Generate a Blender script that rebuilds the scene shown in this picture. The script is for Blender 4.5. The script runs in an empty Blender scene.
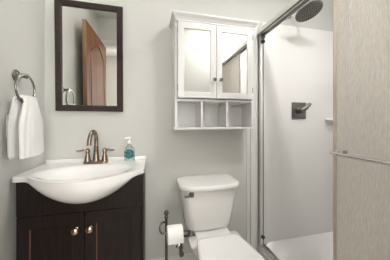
import bpy, bmesh, math, random
from mathutils import Vector, Matrix
random.seed(4)
C = bpy.context.scene.collection
S = bpy.context.scene
PI = math.pi

# ------------------------------------------------------------------ camera, world, exposure
F_PX, YAW, HOR, CAM_Z = 186.0, math.radians(13.2), 121.5, 1.115
cd = bpy.data.cameras.new('camera'); cam = bpy.data.objects.new('camera', cd); C.objects.link(cam)
cam.location = (0, 0, CAM_Z); cam.rotation_euler = (PI/2, 0, -YAW)
cd.sensor_width = 36; cd.sensor_fit = 'HORIZONTAL'; cd.lens = 36*F_PX/390
cd.shift_y = -(130-HOR)/390; cd.clip_start = 0.01
S.camera = cam
w = bpy.data.worlds.new('world'); S.world = w; w.use_nodes = True
w.node_tree.nodes['Background'].inputs[0].default_value = (.8, .85, .9, 1)
w.node_tree.nodes['Background'].inputs[1].default_value = .3
S.view_settings.view_transform = 'Standard'; S.view_settings.look = 'None'
S.view_settings.gamma = 1; S.view_settings.use_curve_mapping = False
S.view_settings.exposure = 0.12
P_CEIL, P_VAN, P_WIN_FILL, P_HALL, P_SHOWER_FILL = 11.5, 5.6, 44.0, 8.0, 6.2           # powers of lamps and added fill lights in watts
CEIL_XY = (.79, .48)

# ------------------------------------------------------------------ helpers
ROOT = {}
def obj(name, bm, m, parent=None, smooth=True, angle=35):
    if parent is not None:
        off = ROOT[parent.name]
        bmesh.ops.translate(bm, verts=bm.verts, vec=-off)
    bmesh.ops.recalc_face_normals(bm, faces=bm.faces)
    me = bpy.data.meshes.new(name); bm.to_mesh(me); bm.free()
    if smooth:
        for p in me.polygons: p.use_smooth = True
        me.set_sharp_from_angle(angle=math.radians(angle))
    me.materials.append(m)
    o = bpy.data.objects.new(name, me); C.objects.link(o)
    if parent is not None:
        o.parent = parent; ROOT[o.name] = ROOT[parent.name]
    else: ROOT[o.name] = Vector((0, 0, 0))
    return o
def thing(name, label, cat, loc):
    o = bpy.data.objects.new(name, None); C.objects.link(o); o.location = loc
    o.empty_display_size = .05
    o['label'] = label; o['category'] = cat; ROOT[o.name] = Vector(loc); return o
def single(name, bm, m, label, cat, loc, **k):
    bmesh.ops.translate(bm, verts=bm.verts, vec=-Vector(loc))
    o = obj(name, bm, m, None, **k); o.location = loc; o['label'] = label; o['category'] = cat; return o
def struct(name, bm, m, parent=None, label=None, cat=None, **k):
    o = obj(name, bm, m, parent, **k)
    if parent is None:
        o['kind'] = 'structure'; o['label'] = label; o['category'] = cat
    return o
def new(): return bmesh.new()
def box(bm, x0, x1, y0, y1, z0, z1, bev=0, seg=2):
    vs = [bm.verts.new((x, y, z)) for x in (x0, x1) for y in (y0, y1) for z in (z0, z1)]
    fs = [bm.faces.new([vs[i] for i in q]) for q in ((0,1,3,2),(4,6,7,5),(0,4,5,1),(2,3,7,6),(0,2,6,4),(1,5,7,3))]
    if bev:
        es = list({e for f in fs for e in f.edges})
        bmesh.ops.bevel(bm, geom=es, offset=bev, segments=seg, affect='EDGES', profile=.5)
    return bm
def loft(bm, rings, cap0=True, cap1=True, closed=True):
    R = [[bm.verts.new(p) for p in r] for r in rings]
    n = len(R[0])
    for a, b in zip(R, R[1:]):
        for i in range(n if closed else n-1):
            bm.faces.new((a[i], a[(i+1) % n], b[(i+1) % n], b[i]))
    if cap0: bm.faces.new(R[0][::-1])
    if cap1: bm.faces.new(R[-1])
    return bm
def tube(bm, pts, r, seg=12, closed=False):
    pts = [Vector(p) for p in pts]; n = len(pts)
    rr = r if isinstance(r, (list, tuple)) else [r]*n
    up = None; rings = []
    for i, p in enumerate(pts):
        if closed: d = (pts[(i+1) % n]-pts[i-1]).normalized()
        else: d = (pts[min(i+1, n-1)]-pts[max(i-1, 0)]).normalized()
        if up is None: up = Vector((0, 0, 1)) if abs(d.z) < .9 else Vector((0, 1, 0))
        a = d.cross(up)
        if a.length < 1e-5: a = d.cross(Vector((1, 0, 0)))
        a.normalize(); b = a.cross(d).normalized(); up = b
        rings.append([p+rr[i]*(a*math.cos(t)+b*math.sin(t)) for t in [2*PI*k/seg for k in range(seg)]])
    if closed:
        R = [[bm.verts.new(q) for q in r_] for r_ in rings]
        for i in range(n):
            A, B = R[i], R[(i+1) % n]
            for k in range(seg): bm.faces.new((A[k], A[(k+1) % seg], B[(k+1) % seg], B[k]))
    else: loft(bm, rings)
    return bm
def lathe(bm, prof, org, axis=(0, 0, 1), seg=24):
    ax = Vector(axis).normalized(); q = ax.to_track_quat('Z', 'Y'); o = Vector(org)
    rings = [[o+q @ Vector((max(r, 1e-4)*math.cos(t), max(r, 1e-4)*math.sin(t), h)) for t in [2*PI*k/seg for k in range(seg)]] for r, h in prof]
    return loft(bm, rings)
def spline(pts, n=8):
    P = [Vector(p) for p in pts]; out = []
    for i in range(len(P)-1):
        a, b, c, d = P[max(i-1, 0)], P[i], P[i+1], P[min(i+2, len(P)-1)]
        for k in range(n):
            t = k/n
            out.append(.5*((2*b)+(c-a)*t+(2*a-5*b+4*c-d)*t*t+(3*b-a-3*c+d)*t**3))
    return out+[P[-1]]
def prism(bm, poly, axis, a, b, bev=0):
    """poly of 2D points in the plane across `axis`, extruded from a to b"""
    def P(u, v, t): return {'x': (t, u, v), 'y': (u, t, v), 'z': (u, v, t)}[axis]
    A = [bm.verts.new(P(u, v, a)) for u, v in poly]; B = [bm.verts.new(P(u, v, b)) for u, v in poly]
    fs = [bm.faces.new(A[::-1]), bm.faces.new(B)]
    n = len(poly)
    for i in range(n): fs.append(bm.faces.new((A[i], A[(i+1) % n], B[(i+1) % n], B[i])))
    if bev:
        es = [e for e in fs[1].edges]+[e for e in fs[0].edges]
        bmesh.ops.bevel(bm, geom=es, offset=bev, segments=2, affect='EDGES')
    return bm
def rrect(cx, cy, hx, hy, r, n=6, bow=0, z=0):
    """rounded rectangle ring; bow pushes the -y side out"""
    out = []
    for (sx, sy, a0) in ((1, 1, 0), (-1, 1, PI/2), (-1, -1, PI), (1, -1, 3*PI/2)):
        for k in range(n+1):
            t = a0+PI/2*k/n
            out.append([cx+sx*(hx-r)+r*math.cos(t), cy+sy*(hy-r)+r*math.sin(t)])
        if (sx, sy) == (-1, -1):
            for k in range(1, 8):
                out.append([cx-(hx-r)+2*(hx-r)*k/8, cy-hy])
    if bow:
        for p in out:
            if p[1] < cy: p[1] -= bow*(1-((p[0]-cx)/hx)**2)*min(1, (cy-p[1])/hy)
    return [(x, y, z) for x, y in out]
def sm(a, b, t):
    t = min(1, max(0, (t-a)/(b-a))); return t*t*(3-2*t)

# ------------------------------------------------------------------ materials
def mat(name, col, rough=.5, metal=0, spec=None, coat=0, emit=None, es=0, trans=0, ior=None):
    m = bpy.data.materials.new(name); m.use_nodes = True
    b = m.node_tree.nodes['Principled BSDF']
    b.inputs['Base Color'].default_value = (*col, 1); b.inputs['Roughness'].default_value = rough
    b.inputs['Metallic'].default_value = metal
    if spec is not None: b.inputs['Specular IOR Level'].default_value = spec
    if coat: b.inputs['Coat Weight'].default_value = coat; b.inputs['Coat Roughness'].default_value = .08
    if emit: b.inputs['Emission Color'].default_value = (*emit, 1); b.inputs['Emission Strength'].default_value = es
    if trans: b.inputs['Transmission Weight'].default_value = trans
    if ior: b.inputs['IOR'].default_value = ior
    return m
def nodes(m): return m.node_tree.nodes, m.node_tree.links, m.node_tree.nodes['Principled BSDF']
def bump(m, scale, strength, dist=.002, stretch=(1, 1, 1), detail=4):
    N, L, b = nodes(m)
    tc = N.new('ShaderNodeTexCoord'); mp = N.new('ShaderNodeMapping'); mp.inputs['Scale'].default_value = stretch
    n = N.new('ShaderNodeTexNoise'); n.inputs['Scale'].default_value = scale; n.inputs['Detail'].default_value = detail
    bp = N.new('ShaderNodeBump'); bp.inputs['Strength'].default_value = strength; bp.inputs['Distance'].default_value = dist
    L.new(tc.outputs['Object'], mp.inputs[0]); L.new(mp.outputs[0], n.inputs['Vector']); L.new(n.outputs[0], bp.inputs['Height'])
    L.new(bp.outputs[0], b.inputs['Normal']); return n, mp
def vary(m, c0, c1, scale, stretch=(1, 1, 1), p0=.3, p1=.7, detail=5, dist=0):
    N, L, b = nodes(m)
    tc = N.new('ShaderNodeTexCoord'); mp = N.new('ShaderNodeMapping'); mp.inputs['Scale'].default_value = stretch
    n = N.new('ShaderNodeTexNoise'); n.inputs['Scale'].default_value = scale; n.inputs['Detail'].default_value = detail
    n.inputs['Distortion'].default_value = dist
    r = N.new('ShaderNodeValToRGB'); r.color_ramp.elements[0].position = p0; r.color_ramp.elements[1].position = p1
    r.color_ramp.elements[0].color = (*c0, 1); r.color_ramp.elements[1].color = (*c1, 1)
    L.new(tc.outputs['Object'], mp.inputs[0]); L.new(mp.outputs[0], n.inputs['Vector']); L.new(n.outputs[0], r.inputs[0])
    L.new(r.outputs[0], b.inputs['Base Color']); return r
M = {}
M['wall'] = mat('wall_paint', (.60, .60, .572), .6); bump(M['wall'], 90, .12, .003)
M['hall'] = mat('hall_paint', (.66, .655, .62), .6); bump(M['hall'], 90, .12, .003)
M['ceil'] = mat('ceiling_paint', (.78, .775, .75), .7); bump(M['ceil'], 60, .15, .003)
M['trim'] = mat('white_trim', (.74, .735, .71), .4)
M['floor'] = mat('floor_tile', (.55, .52, .48), .35)
def tile_floor(m):
    N, L, b = nodes(m)
    tc = N.new('ShaderNodeTexCoord'); br = N.new('ShaderNodeTexBrick'); br.offset = 0
    br.inputs['Scale'].default_value = 1; br.inputs['Brick Width'].default_value = .3; br.inputs['Row Height'].default_value = .3
    br.inputs['Mortar Size'].default_value = .004
    br.inputs['Color1'].default_value = (.56, .53, .49, 1); br.inputs['Color2'].default_value = (.60, .57, .53, 1); br.inputs['Mortar'].default_value = (.4, .38, .35, 1)
    L.new(tc.outputs['Object'], br.inputs['Vector']); L.new(br.outputs[0], b.inputs['Base Color'])
tile_floor(M['floor'])
M['white_lac'] = mat('white_lacquer', (.79, .79, .785), .35)
M['porcelain'] = mat('porcelain', (.88, .875, .86), .12, coat=.4)
M['marble'] = mat('cultured_marble', (.84, .835, .825), .15, coat=.3)
M['acrylic'] = mat('acrylic', (.80, .79, .775), .3)
M['plastic'] = mat('white_plastic', (.92, .915, .905), .22)
M['espresso'] = mat('espresso_wood', (.02, .013, .011), .42, spec=.25)
vary(M['espresso'], (.009, .006, .0055), (.021, .0135, .012), 9, (9, 9, .7)); bump(M['espresso'], 60, .12, .001, (6, 6, .4))
M['mframe'] = mat('mirror_frame_wood', (.03, .018, .016), .36, spec=.3)
vary(M['mframe'], (.024, .015, .014), (.042, .027, .024), 12, (3, 3, 3))
M['wear'] = mat('worn_edge', (.20, .10, .062), .45)
M['oak'] = mat('stained_oak', (.33, .15, .06), .6, spec=.08)
vary(M['oak'], (.07, .027, .010), (.23, .10, .042), 5, (9, 9, .55), .25, .75, 6, .6)
M['oak_edge'] = mat('pale_oak_edge', (.5, .28, .14), .55, spec=.25); vary(M['oak_edge'], (.20, .115, .065), (.30, .18, .105), 6, (8, 8, .6))
M['mirror'] = mat('mirror_silver', (.90, .905, .89), .015, 1)
M['nickel'] = mat('brushed_nickel', (.40, .385, .36), .28, 1)
M['ring'] = mat('ring_metal', (.26, .25, .235), .2, 1)
M['chrome'] = mat('chrome', (.72, .71, .69), .14, 1)
M['alu'] = mat('bright_aluminium', (.84, .83, .81), .3, 1)
M['satin_alu'] = mat('satin_aluminium', (.74, .735, .72), .4, .45)
M['dark_alu'] = mat('dark_aluminium', (.16, .155, .15), .35, 1)
M['faucet'] = mat('warm_bronze_nickel', (.27, .215, .17), .27, 1)
M['knob'] = mat('satin_rose_nickel', (.62, .47, .37), .25, 1)
M['gunmetal'] = mat('gunmetal', (.20, .195, .185), .32, 1)
M['showerhead'] = mat('shower_face', (.20, .195, .185), .45, .7)
M['pewter'] = mat('dark_pewter', (.13, .125, .12), .28, 1)
M['rubber'] = mat('dark_rubber', (.05, .05, .05), .6)
M['hose'] = mat('braided_hose', (.16, .15, .14), .45, .6); bump(M['hose'], 400, .5, .001)
M['towel'] = mat('white_terry', (.86, .855, .84), .95, spec=.1); bump(M['towel'], 420, .9, .004, detail=2)
M['hem'] = mat('towel_hem', (.84, .83, .80), .9)
M['paper'] = mat('tissue_paper', (.86, .855, .84), .95, spec=.1); bump(M['paper'], 200, .25, .001)
M['card'] = mat('cardboard', (.45, .34, .24), .9)
M['clear'] = mat('clear_soap', (.82, .95, .95), .06, trans=.9, ior=1.4)
M['backing_black'] = mat('black_backing', (.01, .01, .01), .9)  # near-black back board of the framed mirror

def rain_glass():
    m = bpy.data.materials.new('rain_glass'); m.use_nodes = True
    N, L = m.node_tree.nodes, m.node_tree.links; b = N['Principled BSDF']; out = N['Material Output']
    b.inputs['Transmission Weight'].default_value = 1; b.inputs['Roughness'].default_value = .45; b.inputs['IOR'].default_value = 1.5
    tr = N.new('ShaderNodeBsdfTranslucent'); df = N.new('ShaderNodeBsdfDiffuse'); mx = N.new('ShaderNodeMixShader'); mx2 = N.new('ShaderNodeMixShader')
    tc = N.new('ShaderNodeTexCoord'); mp = N.new('ShaderNodeMapping'); mp.inputs['Scale'].default_value = (1, 1, .15)
    n = N.new('ShaderNodeTexNoise'); n.inputs['Scale'].default_value = 230; n.inputs['Detail'].default_value = 3
    r = N.new('ShaderNodeValToRGB'); r.color_ramp.elements[0].position = .33; r.color_ramp.elements[1].position = .68
    r.color_ramp.elements[0].color = (.86, .825, .765, 1); r.color_ramp.elements[1].color = (.98, .965, .935, 1)
    bp = N.new('ShaderNodeBump'); bp.inputs['Strength'].default_value = .9; bp.inputs['Distance'].default_value = .004
    L.new(tc.outputs['Object'], mp.inputs[0]); L.new(mp.outputs[0], n.inputs['Vector']); L.new(n.outputs[0], r.inputs[0]); L.new(n.outputs[0], bp.inputs['Height'])
    for s_ in (b.inputs['Base Color'], tr.inputs['Color'], df.inputs['Color']): L.new(r.outputs[0], s_)
    for s_ in (b, tr, df): L.new(bp.outputs[0], s_.inputs['Normal'])
    mx.inputs[0].default_value = .38; mx2.inputs[0].default_value = .62
    L.new(tr.outputs[0], mx.inputs[1]); L.new(df.outputs[0], mx.inputs[2])
    L.new(b.outputs[0], mx2.inputs[1]); L.new(mx.outputs[0], mx2.inputs[2]); L.new(mx2.outputs[0], out.inputs['Surface'])
    return m
M['rain'] = rain_glass()
M['strip'] = mat('pale_seal_strip', (.66, .58, .48), .35)

def soap_label():
    m = mat('soap_label', (.05, .3, .3), .35); N, L, b = nodes(m)
    tc = N.new('ShaderNodeTexCoord'); v = N.new('ShaderNodeTexNoise'); v.inputs['Scale'].default_value = 55; v.inputs['Detail'].default_value = 2; v.inputs['Distortion'].default_value = 1.5
    r = N.new('ShaderNodeValToRGB'); cr = r.color_ramp; cr.interpolation = 'CONSTANT'
    cr.elements[0].position = 0; cr.elements[0].color = (.012, .04, .12, 1)
    cr.elements[1].position = .42; cr.elements[1].color = (.012, .12, .17, 1)
    for p, c in ((.50, (.05, .16, .05, 1)), (.57, (.02, .16, .20, 1)), (.66, (.40, .52, .50, 1))):
        e = cr.elements.new(p); e.color = c
    L.new(tc.outputs['Object'], v.inputs['Vector']); L.new(v.outputs[0], r.inputs[0]); L.new(r.outputs[0], b.inputs['Base Color'])
    return m
M['label'] = soap_label()
def lamp_mat(name, power, area, col=(1, .975, .95)):
    return mat(name, (.9, .9, .88), .4, emit=col, es=power/(PI*area))

# ------------------------------------------------------------------ room shell
XL, YB, XR, YF, ZC = -.685, 1.42, 1.80, .10, 2.44
bm = new(); box(bm, -1.5, 2.0, -1.8, 1.56, -.1, 0); struct('floor', bm, M['floor'], label='beige tiled floor of bathroom and hall', cat='floor')
bm = new(); box(bm, -1.5, 2.0, -1.8, 1.56, ZC, ZC+.1); struct('ceiling', bm, M['ceil'], label='white ceiling above bathroom and hall', cat='ceiling')
bm = new(); box(bm, XL, 1.92, YB, YB+.12, 0, ZC); struct('wall_back', bm, M['wall'], label='grey painted wall behind sink and toilet', cat='wall')
bm = new(); box(bm, XL-.12, XL, YF, YB+.12, 0, ZC); struct('wall_left', bm, M['wall'], label='grey painted wall holding the towel ring', cat='wall')
bm = new(); box(bm, XR, XR+.12, YF, YB, 0, ZC); struct('wall_right', bm, M['wall'], label='grey wall at the far side of the shower', cat='wall')
bm = new(); box(bm, -1.5, -.66, -.02, YF, 0, ZC); box(bm, .23, 1.92, -.02, YF, 0, ZC); box(bm, -.66, .23, -.02, YF, 2.075, ZC)
struct('wall_front', bm, M['wall'], label='wall with the doorway the room is entered by', cat='wall')
bm = new(); box(bm, -1.5, 2.0, -1.8, -1.68, 0, ZC); struct('wall_hall', bm, M['hall'], label='pale hall wall seen through the doorway', cat='wall')
bm = new(); box(bm, -1.5, -1.38, -1.68, -.02, 0, ZC); struct('wall_hall_left', bm, M['hall'], label='pale hall wall on the hinge side', cat='wall')
bm = new(); box(bm, 1.4, 1.52, -1.68, -.02, 0, ZC); struct('wall_hall_right', bm, M['hall'], label='pale hall wall on the latch side', cat='wall')
def base_profile(): return [(0, 0), (-.013, 0), (-.013, .072), (-.009, .086), (-.003, .09), (0, .09)]
bm = new(); prism(bm, [(YB+u, v) for u, v in base_profile()], 'x', -.035, .775)
struct('baseboard_back', bm, M['trim'], label='white baseboard along the back wall', cat='baseboard')
bm = new(); prism(bm, [(XL-u, v) for u, v in base_profile()], 'y', .17, 1.08)
struct('baseboard_left', bm, M['trim'], label='white baseboard along the left wall', cat='baseboard')
# casing round the doorway
bm = new(); box(bm, .235, .30, YF, YF+.014, 0, 2.14, .004); box(bm, -.68, -.665, YF, YF+.014, 0, 2.14); box(bm, -.665, .235, YF, YF+.014, 2.08, 2.14, .004)
struct('trim_1', bm, M['trim'], label='white casing round the doorway', cat='trim')
# stepped trim between back wall and shower
bm = new()
prism(bm, [(.778, YB), (.778, YB-.006), (.804, YB-.009), (.806, YB-.020), (.836, YB-.022), (.840, YB-.012), (.872, YB-.012), (.872, YB)], 'z', 0, 1.96)
struct('trim_2', bm, M['trim'], label='white stepped trim between grey wall and shower jamb', cat='trim', smooth=False)

# open oak door, laid back along the left wall (seen in the mirror)
DX0, DX1, DY0, DY1, DZ = -.626, -.590, .085, .862, 2.045
bm = new(); box(bm, DX0+.009, DX1-.009, DY0, DY1, .012, DZ)
door = struct('door_1', bm, M['oak'], label='open oak door with arched raised panels along the left wall', cat='door')
bm = new()
def arch(y, zt, rise): return zt+rise*math.sin(PI*(y-(DY0+.11))/(DY1-DY0-.22))**.62 if 0 < (y-(DY0+.11)) < (DY1-DY0-.22) else zt
for xa, xb in ((DX1-.009, DX1), (DX0, DX0+.009)):
    box(bm, xa, xb, DY0, DY0+.11, .012, DZ, .003, 1); box(bm, xa, xb, DY1-.11, DY1, .012, DZ, .003, 1)
    box(bm, xa, xb, DY0+.11, DY1-.11, .012, .22, .003, 1); box(bm, xa, xb, DY0+.11, DY1-.11, .80, .94, .003, 1)
    ys = [DY0+.11+(DY1-DY0-.22)*k/20 for k in range(21)]
    prism(bm, [(DY0+.11, DZ), (DY1-.11, DZ)]+[(y, arch(y, 1.76, .175)) for y in ys[::-1]], 'x', xa, xb)
obj('door_frame', bm, M['oak'], door, angle=25)
bm = new()
for xa, xb in ((DX1-.010, DX1-.002), (DX0+.002, DX0+.010)):
    prism(bm, [(DY0+.135, .965), (DY1-.135, .965)]+[(y, arch(y, 1.735, .17)) for y in [DY0+.135+(DY1-DY0-.27)*k/20 for k in range(21)][::-1]], 'x', xa, xb, .005)
obj('raised_panel', bm, M['oak'], door, angle=25)
bm = new()
for xa, xb in ((DX1-.010, DX1-.002), (DX0+.002, DX0+.010)): box(bm, xa, xb, DY0+.135, DY1-.135, .245, .775, .006, 1)
obj('raised_panel', bm, M['oak'], door, angle=25)
bm = new(); box(bm, DX0+.001, DX1-.001, DY1, DY1+.003, .012, DZ); obj('door_edge', bm, M['oak_edge'], door)['label'] = 'paler leading edge of the door'
bm = new(); lathe(bm, [(.03, 0), (.03, .004), (.011, .008), (.011, .02), (.024, .028), (.026, .036), (.018, .044), (0, .046)], (DX1, DY1-.07, .97), (1, 0, 0))
obj('door_knob', bm, M['nickel'], door)

# ------------------------------------------------------------------ shower
bm = new()
box(bm, .915, 1.79, 1.402, YB, .034, 1.96, .006); box(bm, XR-.018, XR, YF+.018, 1.402, .034, 1.96, .006); box(bm, .95, 1.79, YF, YF+.018, .034, 1.96, .006)
sur = struct('wall_shower', bm, M['acrylic'], label='white acrylic surround lining the shower walls', cat='shower surround')
bm = new(); box(bm, 1.56, 1.781, 1.33, 1.402, 1.118, 1.143, .010, 3); obj('soap_ledge', bm, M['acrylic'], sur)
# base: pan with raised curb
bm = new()
nx, ny = 34, 40
x0, x1, y0, y1 = .865, XR-.02, YF+.02, 1.40
def zpan(x, y):
    e = min((x-x0)/.10, 1); d = min(x-.96, x1-x, y-y0, y1-y)
    dw = min(x1-x, y-y0, y1-y)
    return .07-.058*sm(0, .09, x-x0)+.075*max(0, 1-dw/.17)**2.4*sm(.02, .12, x-x0)
V = [[bm.verts.new((x0+(x1-x0)*i/nx, y0+(y1-y0)*j/ny, zpan(x0+(x1-x0)*i/nx, y0+(y1-y0)*j/ny))) for j in range(ny+1)] for i in range(nx+1)]
B = [[bm.verts.new((v.co.x, v.co.y, 0)) for v in r] for r in V]
for i in range(nx):
    for j in range(ny):
        bm.faces.new((V[i][j], V[i+1][j], V[i+1][j+1], V[i][j+1])); bm.faces.new((B[i][j+1], B[i+1][j+1], B[i+1][j], B[i][j]))
for i in range(nx):
    for j in (0, ny): bm.faces.new((V[i][j], V[i+1][j], B[i+1][j], B[i][j]))
for j in range(ny):
    for i in (0, nx): bm.faces.new((V[i][j], V[i][j+1], B[i][j+1], B[i][j]))
sb = thing('shower_tray', 'white acrylic shower pan with raised curb under the glass door', 'shower tray', (1.32, .76, 0))
obj('pan', bm, M['acrylic'], sb)
bm = new(); lathe(bm, [(.05, 0), (.05, .003), (.04, .004), (0, .004)], (1.38, .75, .0125)); obj('drain', bm, M['chrome'], sb)

# enclosure frame: header rail, jambs, track
fr = thing('shower_door_frame', 'silver metal frame of sliding shower door with thick top rail', 'shower frame', (.90, .76, .07))
HY0, HY1 = YF+.002, 1.398
bm = new(); prism(bm, [(.868, 1.829), (.868, 1.869), (.874, 1.886), (.886, 1.894), (.912, 1.894), (.922, 1.882), (.922, 1.829), (.914, 1.829), (.914, 1.849), (.876, 1.849), (.876, 1.829)], 'y', HY0, HY1)
hd = obj('header_rail', bm, M['satin_alu'], fr)
bm = new(); box(bm, .8745, .9155, HY0+.002, HY1-.002, 1.836, 1.848); obj('roller_channel', bm, M['dark_alu'], hd)
bm = new(); prism(bm, [(.8640, 1.827), (.8675, 1.827), (.8675, 1.842), (.8640, 1.842)], 'y', HY0, HY1); obj('rail_lip', bm, M['dark_alu'], hd)
for ya, yb in ((1.372, 1.400), (YF+.021, YF+.048)):
    bm = new(); box(bm, .880, .900, ya, yb, .092, 1.826, .003)
    j = obj('jamb', bm, M['satin_alu'], fr)
    bm = new(); box(bm, .9003, .906, ya-.001, yb, .092, 1.826); obj('seal_strip', bm, M['dark_alu'], j)
    bm = new(); box(bm, .9063, .916, ya+.004, yb, .092, 1.826, .002); obj('jamb_channel', bm, M['satin_alu'], j)
bm = new(); box(bm, .878, .925, YF+.021, 1.399, .0705, .082, .002); box(bm, .878, .884, YF+.021, 1.399, .080, .094, .002); box(bm, .919, .925, YF+.021, 1.399, .080, .094, .002)
obj('bottom_track', bm, M['alu'], fr)
for z in (1.772, .165):
    bm = new(); lathe(bm, [(.012, 0), (.015, .004), (.015, .018), (.008, .022), (0, .022)], (.893, 1.371, z), (0, -1, 0), 14)
    b_ = obj('door_bumper', bm, M['rubber'], fr)
bm = new(); box(bm, .882, .908, 1.350, 1.3715, 1.800, 1.825, .003); obj('rail_clip', bm, M['dark_alu'], fr)

def glass_panel(x, ya, yb, label, bar):
    t = thing('sliding_shower_door', label, 'shower door', (x, (ya+yb)/2, .10))
    bm = new(); box(bm, x-.003, x+.003, ya+.0175, yb-.0175, .098, 1.82); obj('glass_pane', bm, M['rain'], t, smooth=False)
    for a, b in ((yb-.018, yb), (ya, ya+.018)):
        bm = new(); box(bm, x-.005, x+.005, a, b, .098, 1.82, .002); obj('edge_strip', bm, M['strip'], t)
    for y in (ya+.1, yb-.1):
        bm = new(); box(bm, x-.004, x+.004, y-.02, y+.02, 1.81, 1.833); obj('roller_hanger', bm, M['nickel'], t)
    if bar:
        bx = x-.045
        bm = new(); pts = spline([(x-.006, yb-.022, .966), (bx+.010, yb-.022, .964), (bx, yb-.033, .963), (bx, yb-.07, .962)], 6)+[(bx, ya+.07, .962)]+spline([(bx, ya+.07, .962), (bx, ya+.033, .963), (bx+.010, ya+.022, .964), (x-.006, ya+.022, .966)], 6)[1:]
        tube(bm, pts, .0085, 14); tb = obj('towel_bar', bm, M['chrome'], t)
        for y in (yb-.022, ya+.022):
            bm = new(); lathe(bm, [(.017, 0), (.017, .004), (.011, .010), (.009, .014)], (x-.0052, y, .966), (-1, 0, 0), 18); obj('bar_flange', bm, M['nickel'], tb)
        for y in (yb-.062,):
            bm = new(); lathe(bm, [(.009, 0), (.009, .010), (.005, .013), (0, .013)], (x-.0035, y, .972), (-1, 0, 0), 14); obj('through_bolt', bm, M['nickel'], tb)
    return t
glass_panel(.886, .155, .746, 'frosted sliding glass shower door with chrome towel bar', True)
glass_panel(.906, .152, .500, 'plain frosted glass shower panel behind the one with the bar', False)

# shower head
sh = thing('rain_shower', 'round brushed metal rain shower head on wall arm', 'shower head', (1.19, 1.40, 2.06))
n = Vector((.08, -.35, -1)).normalized(); cpt = Vector((1.186, 1.2, 1.964))
bm = new(); lathe(bm, [(.0, -.040), (.014, -.040), (.017, -.022), (.03, -.012), (.085, -.006), (.096, -.002), (.096, .002), (.092, .004), (.0, .004)], cpt, n, 40)
obj('disc', bm, M['gunmetal'], sh)
bm = new(); q = n.to_track_quat('Z', 'Y')
lathe(bm, [(0, 0), (.089, 0), (.089, .0015), (0, .0015)], cpt+n*.0042, n, 40)
obj('face_plate', bm, M['showerhead'], sh)
bm = new()
for k, (rad, cnt) in enumerate(((.018, 7), (.034, 12), (.050, 18), (.066, 24), (.081, 29))):
    for i in range(cnt):
        a = 2*PI*(i+.5*(k % 2))/cnt
        lathe(bm, [(.0040, 0), (.0030, .004), (0, .0042)], cpt+n*.0057+q @ Vector((rad*math.cos(a), rad*math.sin(a), 0)), n, 6)
o_ = obj('nozzles', bm, M['rubber'], sh); o_['kind'] = 'stuff'; o_['label'] = 'dark rubber spray nozzles in rings'
bm = new(); top = cpt-n*.036
tube(bm, spline([(1.19, 1.40, 2.058), (1.19, 1.34, 2.058), (1.187, 1.27, 2.042), tuple(top-n*.014), tuple(top)], 6), .010, 14); obj('arm', bm, M['gunmetal'], sh)
bm = new(); lathe(bm, [(.028, 0), (.028, .004), (.018, .012), (.011, .014)], (1.19, 1.4195, 2.058), (0, -1, 0)); obj('flange', bm, M['gunmetal'], sh)

# shower valve
sv = thing('shower_valve', 'square gunmetal shower valve with lever handle on white surround', 'shower valve', (1.277, 1.40, 1.21))
bm = new(); box(bm, 1.202, 1.346, 1.390, 1.4018, 1.138, 1.285, .005, 3); obj('escutcheon', bm, M['gunmetal'], sv)
bm = new(); lathe(bm, [(.034, 0), (.034, .010), (.027, .014), (.027, .045), (.023, .050), (0, .050)], (1.272, 1.390, 1.211), (0, -1, 0)); hb = obj('hub', bm, M['gunmetal'], sv)
bm = new(); tube(bm, spline([(1.272, 1.352, 1.214), (1.296, 1.340, 1.232), (1.315, 1.335, 1.250), (1.326, 1.332, 1.262)], 5), [.021]*3+[.018]*4+[.015]*5+[.013]*3+[.013], 12); obj('handle', bm, M['gunmetal'], sv)
bm = new(); lathe(bm, [(0, -.013), (.011, -.010), (.0145, 0), (.011, .010), (0, .013)], (1.326, 1.332, 1.262), (1, -.2, .8), 14); obj('handle_tip', bm, M['gunmetal'], sv)

# ------------------------------------------------------------------ framed mirror (hung leaning slightly forward)
MX, MZ = -.405, 1.186
mw, mh, mf = .2085, .732, .040
mr = thing('wall_mirror', 'dark wood framed rectangular mirror hanging above the sink', 'mirror', (MX, YB-.001, MZ))
ROOT[mr.name] = Vector((0, 0, 0))
bm = new()
for a in (0,):
    def sect(px, pz, sx, sz):
        # profile of the frame: outer back, outer front, inner front, inner back
        return [(px, 0, pz), (px, -.022, pz), (px+sx*.004, -.026, pz+sz*.004), (px+sx*(mf-.008), -.021, pz+sz*(mf-.008)), (px+sx*mf, -.016, pz+sz*mf), (px+sx*mf, -.004, pz+sz*mf)]
    rings = [sect(-mw, 0, 1, 1), sect(mw, 0, -1, 1), sect(mw, mh, -1, -1), sect(-mw, mh, 1, -1)]
    R = [[bm.verts.new(p) for p in r] for r in rings]
    for i in range(4):
        A, Bq = R[i], R[(i+1) % 4]
        for k in range(6): bm.faces.new((A[k], Bq[k], Bq[(k+1) % 6], A[(k+1) % 6]))
obj('frame', bm, M['mframe'], mr, angle=20)
bm = new(); box(bm, -mw+mf-.004, mw-mf+.004, -.012, -.006, mf-.004, mh-mf+.004); obj('mirror_glass', bm, M['mirror'], mr, smooth=False)
bm = new(); box(bm, -mw+.01, mw-.01, -.0035, -.0005, .01, mh-.01); obj('backing', bm, M['backing_black'], mr, smooth=False)
mr.rotation_euler.x = math.radians(1.15)

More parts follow.
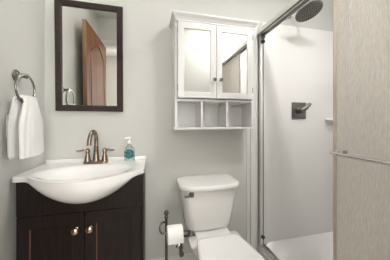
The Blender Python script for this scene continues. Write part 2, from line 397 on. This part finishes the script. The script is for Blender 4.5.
# ------------------------------------------------------------------ white wall cabinet
CX0, CX1, CY0, CZ0, CZ1 = .155, .745, 1.257, 1.061, 1.815
cb = thing('wall_cabinet', 'white wall cabinet with two mirrored doors above open cubbies', 'wall cabinet', (.45, YB-.001, CZ0))
bm = new(); T = .017
box(bm, CX0, CX0+T, CY0, YB-.001, CZ0+.012, CZ1, .0015, 1); box(bm, CX1-T, CX1, CY0, YB-.001, CZ0+.012, CZ1, .0015, 1)
box(bm, CX0+T, CX1-T, 1.408, YB-.001, CZ0+.012, CZ1); box(bm, CX0+T, CX1-T, CY0, 1.408, CZ1-T, CZ1)
obj('carcass', bm, M['white_lac'], cb)
bm = new(); box(bm, CX0-.006, CX1+.006, CY0-.006, YB-.001, CZ0-.002, CZ0+.012, .002, 1); obj('bottom_board', bm, M['white_lac'], cb)
bm = new(); box(bm, CX0+T, CX1-T, CY0-.002, 1.408, 1.256, 1.271, .0015, 1); obj('shelf', bm, M['white_lac'], cb)
for x in (.344, .533):
    bm = new(); box(bm, x-.0075, x+.0075, CY0, 1.408, CZ0+.012, 1.256, .001, 1); obj('divider', bm, M['white_lac'], cb)
# crown moulding: swept cove along left, front and right
bm = new()
prof = [(0, 0), (.004, .002), (.006, .008), (.012, .018), (.021, .026), (.0235, .030), (.0235, .038), (.0, .038)]
def corner(sx):
    xs = CX0 if sx < 0 else CX1
    return [[(xs+sx*d, YB-.001, CZ1-.008+h) for d, h in prof], [(xs+sx*d, CY0-.017-d, CZ1-.008+h) for d, h in prof]]
l, r = corner(-1), corner(1)
loft(bm, [l[0], l[1], r[1], r[0]]); obj('crown_moulding', bm, M['white_lac'], cb, angle=20)
bm = new(); box(bm, CX0+.001, CX1-.001, CY0-.0165, CY0+.002, 1.797, CZ1-.002); obj('top_rail', bm, M['white_lac'], cb)
for xa, xb, ks in ((.173, .4445, 1), (.4475, .728, -1)):
    za, zb, yf, yb_ = 1.277, 1.794, 1.240, 1.256
    fw_ = .043
    bm = new()
    box(bm, xa, xa+fw_, yf, yb_, za, zb, .002, 1); box(bm, xb-fw_, xb, yf, yb_, za, zb, .002, 1)
    box(bm, xa+fw_-.001, xb-fw_+.001, yf, yb_, za, za+fw_, .002, 1); box(bm, xa+fw_-.001, xb-fw_+.001, yf, yb_, zb-fw_-.003, zb, .002, 1)
    d = obj('cabinet_door', bm, M['white_lac'], cb)
    bm = new(); box(bm, xa+fw_-.003, xb-fw_+.003, yf+.007, yf+.011, za+fw_-.003, zb-fw_); obj('mirror_pane', bm, M['mirror'], d, smooth=False)
    kx = xb-.0165 if ks > 0 else xa+.027
    bm = new(); lathe(bm, [(.008, 0), (.0055, .003), (.0055, .012), (.011, .016), (.0135, .022), (.011, .028), (0, .030)], (kx, yf, 1.406), (0, -1, 0), 18); obj('knob', bm, M['ring'], d)
    hx = xa-.002 if ks > 0 else xb+.002
    for hz in (1.345, 1.735):
        bm = new(); lathe(bm, [(.0035, -.02), (.0035, .02)], (hx, yf+.001, hz), (0, 0, 1), 10); obj('hinge', bm, M['nickel'], d)

# ------------------------------------------------------------------ vanity cabinet
VX0, VX1, VY0 = -.653, -.043, 1.10
va = thing('vanity_cabinet', 'dark espresso vanity cabinet with two panelled doors under the sink', 'vanity', (-.348, 1.26, 0))
bm = new()
box(bm, VX0, VX0+.016, VY0+.018, YB-.002, .0, .800); box(bm, VX1-.016, VX1, VY0+.018, YB-.002, .0, .800)
box(bm, VX0+.016, VX1-.016, VY0+.02, YB-.002, .09, .106); box(bm, VX0+.016, VX1-.016, YB-.012, YB-.002, .09, .790)
box(bm, VX0+.016, VX1-.016, VY0+.07, VY0+.085, .0, .09)
obj('carcass', bm, M['espresso'], va)
for xa, xb, kx in ((VX0, -.3495, -.386), (-.3465, -.054, -.318)):
    za, zb, sw = .095, .633, .058
    bm = new()
    box(bm, xa, xa+sw, VY0, VY0+.0175, za, zb, .0015, 1); box(bm, xb-sw, xb, VY0, VY0+.0175, za, zb, .0015, 1)
    box(bm, xa+sw-.001, xb-sw+.001, VY0, VY0+.0175, za, za+.063, .0015, 1); box(bm, xa+sw-.001, xb-sw+.001, VY0, VY0+.0175, zb-.066, zb, .0015, 1)
    d = obj('door', bm, M['espresso'], va)
    bm = new(); box(bm, xa+sw-.002, xb-sw+.002, VY0+.008, VY0+.015, za+.061, zb-.064); obj('door_panel', bm, M['espresso'], d)
    bm = new(); box(bm, xa+sw-.0012, xa+sw+.0008, VY0-.0004, VY0+.008, za+.063, zb-.066); obj('worn_bead', bm, M['wear'], d)['label'] = 'rubbed brown stile edge'
    bm = new(); lathe(bm, [(.010, 0), (.006, .003), (.006, .013), (.013, .017), (.0165, .022), (.0165, .027), (.012, .031), (0, .033)], (kx, VY0, .546), (0, -1, 0), 20); obj('knob', bm, M['knob'], d)
bm = new(); box(bm, -.052, VX1, VY0, VY0+.018, .0, .636, .001, 1); obj('stile', bm, M['espresso'], va)

# ------------------------------------------------------------------ bowed sink top
SX0, SX1, SYB, RIM = -.670, -.040, YB-.002, .842
sxc, shw = (SX0+SX1)/2, (SX1-SX0)/2
BOW = -.338                                    # axis of the bowed front
sk = thing('sink', 'white vanity sink with bowed front belly on the dark cabinet', 'sink', (sxc, 1.26, .806))
def smin(a, b, k):
    h = max(k-abs(a-b), 0)/k
    return min(a, b)-h*h*k*.25
def yfront(x):
    d = x-BOW
    flat = 1.088 if d < 0 else 1.122
    r = .012*max(0, (abs(x-sxc)/shw-.96)/.04)**2
    return smin(.936+2.15*d*d, flat, .03)+r
def zbot(x, y):
    d = x-BOW; yf = yfront(x)
    drop = max(0, -smin(-(.130-2.0*d*d), -.004, .02))
    t = min(1, max(0, (y-yf)/max(.02, 1.135-yf)))
    return RIM-.026-drop*math.sqrt(max(0, 1-(1-t)**2))*(1-sm(1.15, 1.30, y))
BX, BY, BA, BB = -.350, 1.140, .250, .155
def ztop(x, y):
    yf = yfront(x)
    d = math.hypot((x-BX)/BA, (y-BY-.0)/BB)
    # keep the basin inside the bowed front
    edge = min(1, (y-yf)/.035)
    z = RIM-.120*(1-sm(.12, 1.03, d))
    z += 0
    return z
NX, NY = 72, 44
us = [i/NX for i in range(NX+1)]
vs = [(j/NY)**1.6 for j in range(NY+1)]
bm = new(); TT, BBv = [], []
for u in us:
    x = SX0+(SX1-SX0)*u; yf = yfront(x); a, b = [], []
    for v in vs:
        y = yf+(SYB-yf)*v
        a.append(bm.verts.new((x, y, ztop(x, y))))
        zb = zbot(x, y)
        if y > VY0-.004: zb = min(zb, ztop(x, y)-.012)
        b.append(bm.verts.new((x, y, zb)))
    TT.append(a); BBv.append(b)
for i in range(NX):
    for j in range(NY):
        bm.faces.new((TT[i][j], TT[i+1][j], TT[i+1][j+1], TT[i][j+1])); bm.faces.new((BBv[i][j+1], BBv[i+1][j+1], BBv[i+1][j], BBv[i][j]))
    for j in (0, NY): bm.faces.new((TT[i][j], TT[i+1][j], BBv[i+1][j], BBv[i][j]))
for j in range(NY):
    for i in (0, NX): bm.faces.new((TT[i][j], TT[i][j+1], BBv[i][j+1], BBv[i][j]))
es = [e for e in bm.edges if any(abs(v.co.z-ztop(v.co.x, v.co.y)) < 1e-6 for v in e.verts) and e.calc_face_angle(0) > .9]
bmesh.ops.bevel(bm, geom=es, offset=.007, segments=3, affect='EDGES', clamp_overlap=True)
ab = new(); ap = [(VX0, .637), (VX1, .637)]+[(x, min(.8145, min(zbot(x, VY0), zbot(x, VY0+.018))-.0015)) for x in [VX1+(VX0-VX1)*k/60 for k in range(61)]]
prism(ab, ap, 'y', VY0, VY0+.018); obj('apron', ab, M['espresso'], va, angle=25)
basin = obj('basin_top', bm, M['marble'], sk, angle=60)
bm = new(); box(bm, SX0+.001, SX1-.001, SYB-.020, SYB, RIM-.004, .864, .005, 3); obj('backsplash', bm, M['marble'], sk)
bm = new(); lathe(bm, [(.024, 0), (.024, .003), (.018, .004), (.012, .002), (0, .002)], (BX, BY, RIM-.124)); obj('drain', bm, M['faucet'], sk)

# ------------------------------------------------------------------ faucet
FX, FY = -.352, 1.335
fa = thing('faucet', 'warm bronze nickel two handle faucet with gooseneck spout on sink', 'faucet', (FX, FY, RIM))
bm = new(); loft(bm, [rrect(FX, FY, hx, hy, r, z=z) for hx, hy, r, z in ((.074, .027, .025, RIM+.0005), (.074, .027, .025, RIM+.008), (.069, .023, .022, RIM+.015), (.058, .017, .016, RIM+.018))]); obj('base_plate', bm, M['faucet'], fa)
bm = new(); lathe(bm, [(.022, 0), (.020, .012), (.015, .05), (.0135, .085), (.016, .090), (.012, .096)], (FX, FY, RIM+.016))
sp = spline([(FX, FY, RIM+.10), (FX, FY+.001, RIM+.155), (FX-.001, FY-.012, RIM+.190), (FX-.004, FY-.042, RIM+.209), (FX-.008, FY-.078, RIM+.197), (FX-.010, FY-.100, RIM+.165), (FX-.011, FY-.106, RIM+.128)], 6)
tube(bm, sp, [.0125]*(len(sp)-4)+[.012, .0125, .014, .0145], 16); obj('spout', bm, M['faucet'], fa)
for s in (-1, 1):
    hx = FX+s*.051
    bm = new(); lathe(bm, [(.021, 0), (.019, .010), (.0125, .042), (.011, .056), (.0145, .061), (.0155, .069), (.011, .079), (.005, .085), (0, .087)], (hx, FY, RIM+.014), seg=20); h = obj('handle', bm, M['faucet'], fa)
    bm = new(); lp = spline([(hx, FY-.004, RIM+.082), (hx+s*.022, FY-.008, RIM+.088), (hx+s*.044, FY-.012, RIM+.084), (hx+s*.062, FY-.016, RIM+.086)], 5)
    tube(bm, lp, [.007]*6+[.006]*5+[.0055]*4+[.0045], 10); obj('lever', bm, M['faucet'], h)

# ------------------------------------------------------------------ soap bottle
BXs, BYs, BZs = -.148, 1.365, RIM+.001
so = thing('soap_bottle', 'clear pump soap bottle with round teal label on sink ledge', 'soap bottle', (BXs, BYs, BZs))
def oval(hx, hy, z): return [(BXs+hx*math.cos(2*PI*k/24), BYs+hy*math.sin(2*PI*k/24), z) for k in range(24)]
bm = new(); loft(bm, [oval(a, b, BZs+h) for a, b, h in ((.028, .018, 0), (.033, .021, .004), (.036, .022, .035), (.036, .022, .060), (.032, .020, .082), (.022, .015, .098), (.012, .012, .106), (.012, .012, .118))]); obj('bottle', bm, M['clear'], so)
bm = new(); NL = 20
def lab(rr, a):
    x = rr*math.cos(a); z = rr*math.sin(a)
    return (BXs+x, BYs-.0225*math.sqrt(max(0, 1-(x/.0372)**2))-.0012, BZs+.050+z)
c0 = bm.verts.new(lab(0, 0)); prev = None
for rr in (.011, .022, .033):
    ring = [bm.verts.new(lab(rr, 2*PI*k/NL)) for k in range(NL)]
    for k in range(NL):
        if prev is None: bm.faces.new((c0, ring[k], ring[(k+1) % NL]))
        else: bm.faces.new((prev[k], ring[k], ring[(k+1) % NL], prev[(k+1) % NL]))
    prev = ring
obj('label', bm, M['label'], so)
bm = new(); lathe(bm, [(.0145, 0), (.0145, .016), (.010, .020), (.0045, .021), (.0045, .034), (.009, .036), (.009, .046), (0, .048)], (BXs, BYs, BZs+.118), seg=18)
tube(bm, [(BXs, BYs, BZs+.158), (BXs-.022, BYs-.022, BZs+.158), (BXs-.028, BYs-.028, BZs+.153)], [.0055, .005, .004], 10); obj('pump', bm, M['plastic'], so)

# ------------------------------------------------------------------ towel ring, towel, switch
RX, RY, RZ, RR = -.637, 1.134, 1.283, .073
tr_ = thing('towel_ring', 'brushed metal towel ring on left wall', 'towel ring', (XL, 1.155, 1.358))
bm = new(); lathe(bm, [(.031, 0), (.031, .004), (.026, .009), (.014, .013), (.011, .020), (.011, .040), (.014, .046), (.012, .055), (0, .057)], (XL+.0005, 1.152, 1.353), (1, 0, -.02)); obj('post', bm, M['ring'], tr_)
bm = new(); tilt = math.radians(6)
tube(bm, [(RX+.006-.0*k, RY+RR*math.cos(2*PI*k/40), RZ+RR*math.sin(2*PI*k/40)) for k in range(40)], .0056, 12, True); obj('ring', bm, M['ring'], tr_)

def towel(name, xc, th, yc, hw_top, hw_bot, zt, zb, seed, fold):
    random.seed(seed); ph = [random.uniform(0, 6.28) for _ in range(6)]
    bm = new(); NZ, NR = 40, 64; rings = []
    for i in range(NZ+1):
        t = i/NZ; z = zt+(zb-zt)*t
        s = sm(0, .55, t); hw_ = hw_top+(hw_bot-hw_top)*s; hh = th*(.55+.45*sm(0, .25, t))*(1+.10*t)
        if i == 0: hw_ *= .80; hh *= .45
        if i == 1: hw_ *= .93; hh *= .75
        ring = []
        for k in range(NR):
            a = 2*PI*k/NR
            y = math.copysign(abs(math.cos(a))**.75, math.cos(a)); x = math.copysign(abs(math.sin(a))**.8, math.sin(a))
            wob = (fold*(math.sin(y*5.0+ph[0])+.7*math.sin(y*9+ph[1]+t*1.1)))*(.5+.5*(1-t)) + .0015*math.sin(y*17+ph[2]+3*t)
            zz = z+(.006*math.sin(y*2.2+ph[3])+.010*y)*t
            ring.append((xc+x*hh/2+wob*(1-.3*abs(y)), yc+(.012*t)+y*hw_, zz))
        rings.append(ring)
    loft(bm, rings); return bm
hw = thing('hand_towel', 'white terry hand towel hanging folded through the ring', 'towel', (RX, RY, .93))
obj('front_fold', towel('f', -.612, .034, 1.140, .050, .094, 1.246, .938, 3, .0022), M['towel'], hw, angle=60)
obj('back_fold', towel('b', -.654, .026, 1.124, .046, .084, 1.238, .958, 5, .0018), M['towel'], hw, angle=60)
bm = new(); tube(bm, [(-.633+.021*math.cos(a), 1.138, 1.222+.024*math.sin(a)) for a in [PI*k/10 for k in range(11)]], .010, 10)
bm2 = new()
rings = []
for k in range(15):
    a = PI*k/14
    rings.append([(-.633+(.030+o)*math.cos(a)*.9, 1.137+yy, 1.219+(.026+o)*math.sin(a)) for yy, o in ((-.050, -.010), (-.046, .000), (-.03, .004), (0, .002), (.03, .004), (.046, 0), (.050, -.010), (.03, -.012), (0, -.013), (-.03, -.012))])
loft(bm2, rings); bm.free(); obj('top_fold', bm2, M['towel'], hw, angle=60)
bm = new(); box(bm, -.655, -.651, 1.055, 1.120, .934, .958, .001, 1); obj('care_label', bm, M['hem'], hw)['label'] = 'small pale tag at the hem'

sw = thing('light_switch', 'white switch plate on left wall half hidden behind the towel', 'light switch', (XL, 1.115, 1.093))
bm = new(); box(bm, XL+.0005, XL+.007, 1.081, 1.151, 1.035, 1.151, .003, 2); obj('cover_plate', bm, M['plastic'], sw)
bm = new(); box(bm, XL+.007, XL+.011, 1.099, 1.133, 1.060, 1.126, .002, 1); obj('rocker', bm, M['plastic'], sw)

# ------------------------------------------------------------------ toilet
TX = .390
to = thing('toilet', 'white two piece toilet with closed lid beside the shower', 'toilet', (TX, 1.0, 0))
bm = new()
loft(bm, [rrect(TX+dx, 1.29, hx, hy, r, bow=bw, z=z) for dx, hx, hy, r, bw, z in ((-.004, .135, .080, .05, .012, .392), (-.004, .156, .097, .055, .018, .398), (-.003, .162, .102, .055, .020, .42), (-.001, .178, .106, .05, .022, .52), (0, .195, .108, .045, .024, .62), (0, .199, .109, .045, .025, .661))])
obj('tank', bm, M['porcelain'], to, angle=50)
bm = new()
loft(bm, [rrect(TX+.002, 1.285, hx, hy, r, bow=bw, z=z) for hx, hy, r, bw, z in ((.199, .110, .05, .026, .6615), (.210, .117, .055, .030, .666), (.214, .120, .058, .031, .676), (.213, .119, .058, .031, .689), (.208, .114, .055, .029, .696), (.196, .104, .05, .026, .6985))])
obj('tank_lid', bm, M['porcelain'], to, angle=60)
bm = new(); lathe(bm, [(.017, 0), (.017, .004), (.011, .008), (.010, .016), (.013, .020), (.012, .027), (0, .029)], (.252, 1.170, .647), (-.1, -1, 0), 18)
lv = obj('flush_handle', bm, M['ring'], to)
bm = new(); tube(bm, spline([(.251, 1.148, .647), (.235, 1.143, .646), (.215, 1.143, .645), (.200, 1.145, .645)], 4), [.008]*5+[.007]*4+[.0075]*4, 10); obj('lever', bm, M['pewter'], lv)
def egg(hw_, yb, yfr, ymid, z, bw=.6, n=28, xc=TX-.005):
    """toilet-seat outline: squarish back at yb, widest at ymid, elliptical nose at yfr"""
    out = []
    for k in range(n*2):
        a = 2*PI*k/(n*2); c, s = math.cos(a), math.sin(a)
        if s >= 0:
            p = 1-.45*bw
            x = math.copysign(abs(c)**p, c)*hw_; y = ymid+(yb-ymid)*abs(s)**p
            f = (y-ymid)/(yb-ymid); x *= 1-.20*f**1.5
        else: x = c*hw_; y = ymid-(ymid-yfr)*abs(s)
        out.append((xc+x, y, z))
    return out
bm = new()
loft(bm, [egg(hw_, yb, yf, ym, z, .4) for hw_, yb, yf, ym, z in ((.105, 1.16, .72, 1.0, .0005), (.105, 1.16, .72, 1.0, .03), (.092, 1.14, .76, 1.0, .10), (.098, 1.13, .74, .98, .18), (.125, 1.11, .66, .92, .26), (.152, 1.09, .60, .86, .33), (.163, 1.07, .575, .84, .375), (.163, 1.06, .575, .84, .392), (.155, 1.05, .585, .84, .396))])
obj('bowl', bm, M['porcelain'], to, angle=60)
bm = new()
loft(bm, [rrect(TX, 1.215, hx, .125, .03, z=z) for hx, z in ((.08, .20), (.10, .30), (.115, .385), (.112, .3905))])
loft(bm, [rrect(TX-.002, 1.098, hx, hy, .02, z=z) for hx, hy, z in ((.10, .03, .24), (.135, .04, .31), (.160, .046, .365), (.165, .048, .375), (.165, .048, .386), (.162, .045, .390))])
obj('rear_deck', bm, M['porcelain'], to, angle=60)
def lid_ring(k, z, back=0):
    half = [(0, 1.055+back), (.06, 1.055+back), (.108, 1.053+back), (.124, 1.043+back), (.133, 1.018), (.146, .955), (.160, .87), (.166, .80), (.162, .735), (.146, .675), (.115, .620), (.070, .585), (0, .572)]
    half = spline([(x, y, 0) for x, y in half], 4)
    out = [(p.x, p.y) for p in half]+[(-p.x, p.y) for p in half[-2:0:-1]]
    return [(TX-.005+x*k, .82+(y-.82)*k, z) for x, y in out]
bm = new()
loft(bm, [lid_ring(k, z, -.02) for k, z in ((.965, .3965), (.99, .400), (.99, .410), (.97, .4135))]); obj('seat', bm, M['plastic'], to, angle=60)
bm = new()
loft(bm, [lid_ring(k, z) for k, z in ((.965, .4145), (.995, .418), (1.0, .427), (.975, .4335), (.90, .4355))]); obj('seat_lid', bm, M['plastic'], to, angle=60)
for dx in (-.075, .075):
    bm = new(); box(bm, TX-.005+dx-.018, TX-.005+dx+.018, 1.052, 1.080, .392, .420, .005, 2); obj('lid_hinge', bm, M['plastic'], to)

# water supply
ws = thing('water_supply', 'stop valve on wall with dark hose rising to toilet tank', 'plumbing valve', (.214, 1.40, .15))
bm = new(); lathe(bm, [(.033, 0), (.033, .003), (.024, .010), (.010, .013)], (.214, YB-.0005, .15), (0, -1, 0)); obj('escutcheon', bm, M['chrome'], ws)
bm = new(); lathe(bm, [(.009, 0), (.009, .03), (.014, .032), (.014, .050), (.010, .053), (.010, .060), (.018, .062), (.018, .074), (0, .075)], (.214, 1.408, .15), (0, -1, 0), 16)
lathe(bm, [(.009, 0), (.009, .022), (.012, .023), (.012, .034), (.006, .036)], (.214, 1.368, .158), (0, 0, 1), 14); obj('stop_valve', bm, M['gunmetal'], ws)
bm = new(); tube(bm, spline([(.214, 1.368, .19), (.214, 1.366, .235), (.222, 1.35, .272), (.246, 1.32, .290), (.258, 1.295, .312), (.261, 1.285, .345), (.261, 1.283, .391)], 7), .0085, 12); obj('supply_hose', bm, M['hose'], ws)

# ------------------------------------------------------------------ paper stand and roll
PX, PY = .078, 1.0
ps = thing('toilet_paper_stand', 'slim dark metal toilet paper stand between vanity and toilet', 'paper stand', (PX, PY, 0))
bm = new(); lathe(bm, [(.075, .0005), (.078, .006), (.072, .014), (.03, .020), (.010, .026)], (PX, PY, 0), seg=32); obj('base', bm, M['pewter'], ps)
bm = new(); lathe(bm, [(.0075, .02), (.0075, .605)], (PX, PY, 0), seg=14); obj('pole', bm, M['pewter'], ps)
bm = new(); lathe(bm, [(.0075, .600), (.011, .604), (.011, .610), (.0075, .614), (.012, .622), (.0135, .630), (.010, .638), (0, .642)], (PX, PY, 0), seg=18); obj('finial', bm, M['pewter'], ps)
bm = new()
RZP = .556
AY = PY-.066
tube(bm, spline([(PX, PY-.006, .578), (PX-.018, PY-.012, .587), (PX-.032, PY-.028, .582), (PX-.036, PY-.048, .569), (PX-.026, AY, .560), (PX-.008, AY, RZP+.005), (PX+.03, AY, RZP+.005), (PX+.098, AY, RZP+.005)], 6), .0050, 10)
lathe(bm, [(.005, 0), (.009, .003), (.009, .009), (0, .012)], (PX+.096, AY, RZP+.005), (1, 0, 0), 12)
obj('arm', bm, M['pewter'], ps)
tp = thing('toilet_paper_roll', 'white toilet paper roll hanging on the metal stand', 'toilet paper', (PX+.04, PY-.066, RZP-.012))
ra, rb, xa, xb, cy, cz = .017, .0425, PX-.001, PX+.075, AY, RZP-.007
def annulus(r0, r1, x0, x1):
    bm = new(); n = 40; prof = [(r0, x0), (r1-.002, x0), (r1, x0+.002), (r1, x1-.002), (r1-.002, x1), (r0, x1)]
    R = [[bm.verts.new((x, cy+r*math.cos(2*PI*k/n), cz+r*math.sin(2*PI*k/n))) for k in range(n)] for r, x in prof]
    for i in range(len(R)):
        A, B_ = R[i], R[(i+1) % len(R)]
        for k in range(n): bm.faces.new((A[k], A[(k+1) % n], B_[(k+1) % n], B_[k]))
    return bm
obj('paper', annulus(ra+.001, rb, xa, xb), M['paper'], tp)
obj('cardboard_core', annulus(ra-.001, ra+.0008, xa-.001, xb+.001), M['card'], tp)
bm = new(); pts = [(cy-math.cos(a)*(rb+.0012), cz+math.sin(a)*(rb+.0012)) for a in [PI*.42-PI*.42*k/10 for k in range(11)]]+[(cy-rb-.0012, cz-.015), (cy-rb-.0015, cz-.022)]
prism(bm, pts+[(y+.0009, z) for y, z in pts[::-1]], 'x', xa+.001, xb-.001); obj('loose_sheet', bm, M['paper'], tp)

# ------------------------------------------------------------------ lamps
cl = thing('ceiling_light', 'round recessed ceiling light over the shower opening', 'ceiling light', (*CEIL_XY, ZC))
bm = new(); lathe(bm, [(.046, -.002), (.047, -.010), (.065, -.009), (.070, -.0005), (.047, -.0005)], (*CEIL_XY, ZC), seg=36); obj('trim_ring', bm, M['trim'], cl)
bm = new(); lathe(bm, [(0, -.008), (.045, -.008), (.045, -.003), (0, -.003)], (*CEIL_XY, ZC), seg=36); obj('diffuser', bm, lamp_mat('ceiling_diffuser', P_CEIL, PI*.045**2), cl)
VLX, VLZ = -.40, 2.16
vl = thing('vanity_light', 'bar light with three upward bowls above the mirror', 'wall light', (VLX, YB-.001, VLZ))
bm = new(); box(bm, VLX-.26, VLX+.26, YB-.025, YB-.001, VLZ-.03, VLZ+.03, .006); obj('back_plate', bm, M['nickel'], vl)
GM = lamp_mat('vanity_bulb', P_VAN, PI*.055**2)
for dx in (-.19, 0, .19):
    cx, cy = VLX+dx, YB-.135
    bm = new(); tube(bm, spline([(cx, YB-.025, VLZ), (cx, YB-.08, VLZ-.01), (cx, cy, VLZ-.005), (cx, cy, VLZ+.02)], 5), .009, 10); st = obj('lamp_arm', bm, M['nickel'], vl)
    bm = new(); lathe(bm, [(.012, .018), (.035, .030), (.055, .055), (.064, .085), (.061, .085), (.052, .058), (.033, .034), (.0, .026)], (cx, cy, VLZ)); obj('bowl_shade', bm, M['white_lac'], st)
    bm = new(); lathe(bm, [(0, .062), (.053, .062), (.055, .066), (0, .072)], (cx, cy, VLZ)); obj('bulb_disc', bm, GM, st)
hl = thing('hall_light', 'round flush ceiling light in the hall', 'ceiling light', (-.1, -.85, ZC))
bm = new(); lathe(bm, [(.15, -.001), (.15, -.02), (.14, -.025), (.14, -.001)], (-.1, -.85, ZC), seg=36); obj('trim_ring', bm, M['nickel'], hl)
bm = new(); lathe(bm, [(0, -.055), (.06, -.052), (.11, -.04), (.138, -.02), (.138, -.003), (0, -.003)], (-.1, -.85, ZC), seg=36); obj('diffuser', bm, lamp_mat('hall_diffuser', P_HALL, PI*.138**2, (1, .93, .84)), hl)

# added window in the hall wall, glowing as frontal fill for the room
WX0, WX1, WZ0, WZ1 = -.35, 1.30, .75, 2.15
bm = new()
for q in ((WX0-.07, WX0, WZ0-.07, WZ1+.07), (WX1, WX1+.07, WZ0-.07, WZ1+.07), (WX0, WX1, WZ0-.07, WZ0), (WX0, WX1, WZ1, WZ1+.07), (.5*(WX0+WX1)-.015, .5*(WX0+WX1)+.015, WZ0, WZ1)):
    box(bm, q[0], q[1], -1.68, -1.655, q[2], q[3], .003, 1)
wn = struct('fill_window_1', bm, M['trim'], label='added fill light shaped as a hall window opposite the doorway', cat='window')
bm = new(); box(bm, WX0, WX1, -1.679, -1.672, WZ0, WZ1); obj('fill_pane', bm, lamp_mat('fill_pane_glow', P_WIN_FILL, (WX1-WX0)*(WZ1-WZ0), (1, .985, .96)), wn)

sl = thing('shower_fill_light', 'added round fill light recessed in the shower ceiling', 'ceiling light', (1.20, .36, ZC))  # unseen lamp added to brighten the shower and backlight the frosted glass
bm = new(); lathe(bm, [(.085, -.004), (.085, -.012), (.115, -.010), (.120, -.0005), (.086, -.0005)], (1.20, .36, ZC), seg=36); obj('trim_ring', bm, M['trim'], sl)
bm = new(); lathe(bm, [(0, -.008), (.082, -.008), (.082, -.003), (0, -.003)], (1.20, .36, ZC), seg=36); obj('diffuser', bm, lamp_mat('shower_fill_diffuser', P_SHOWER_FILL, PI*.082**2), sl)
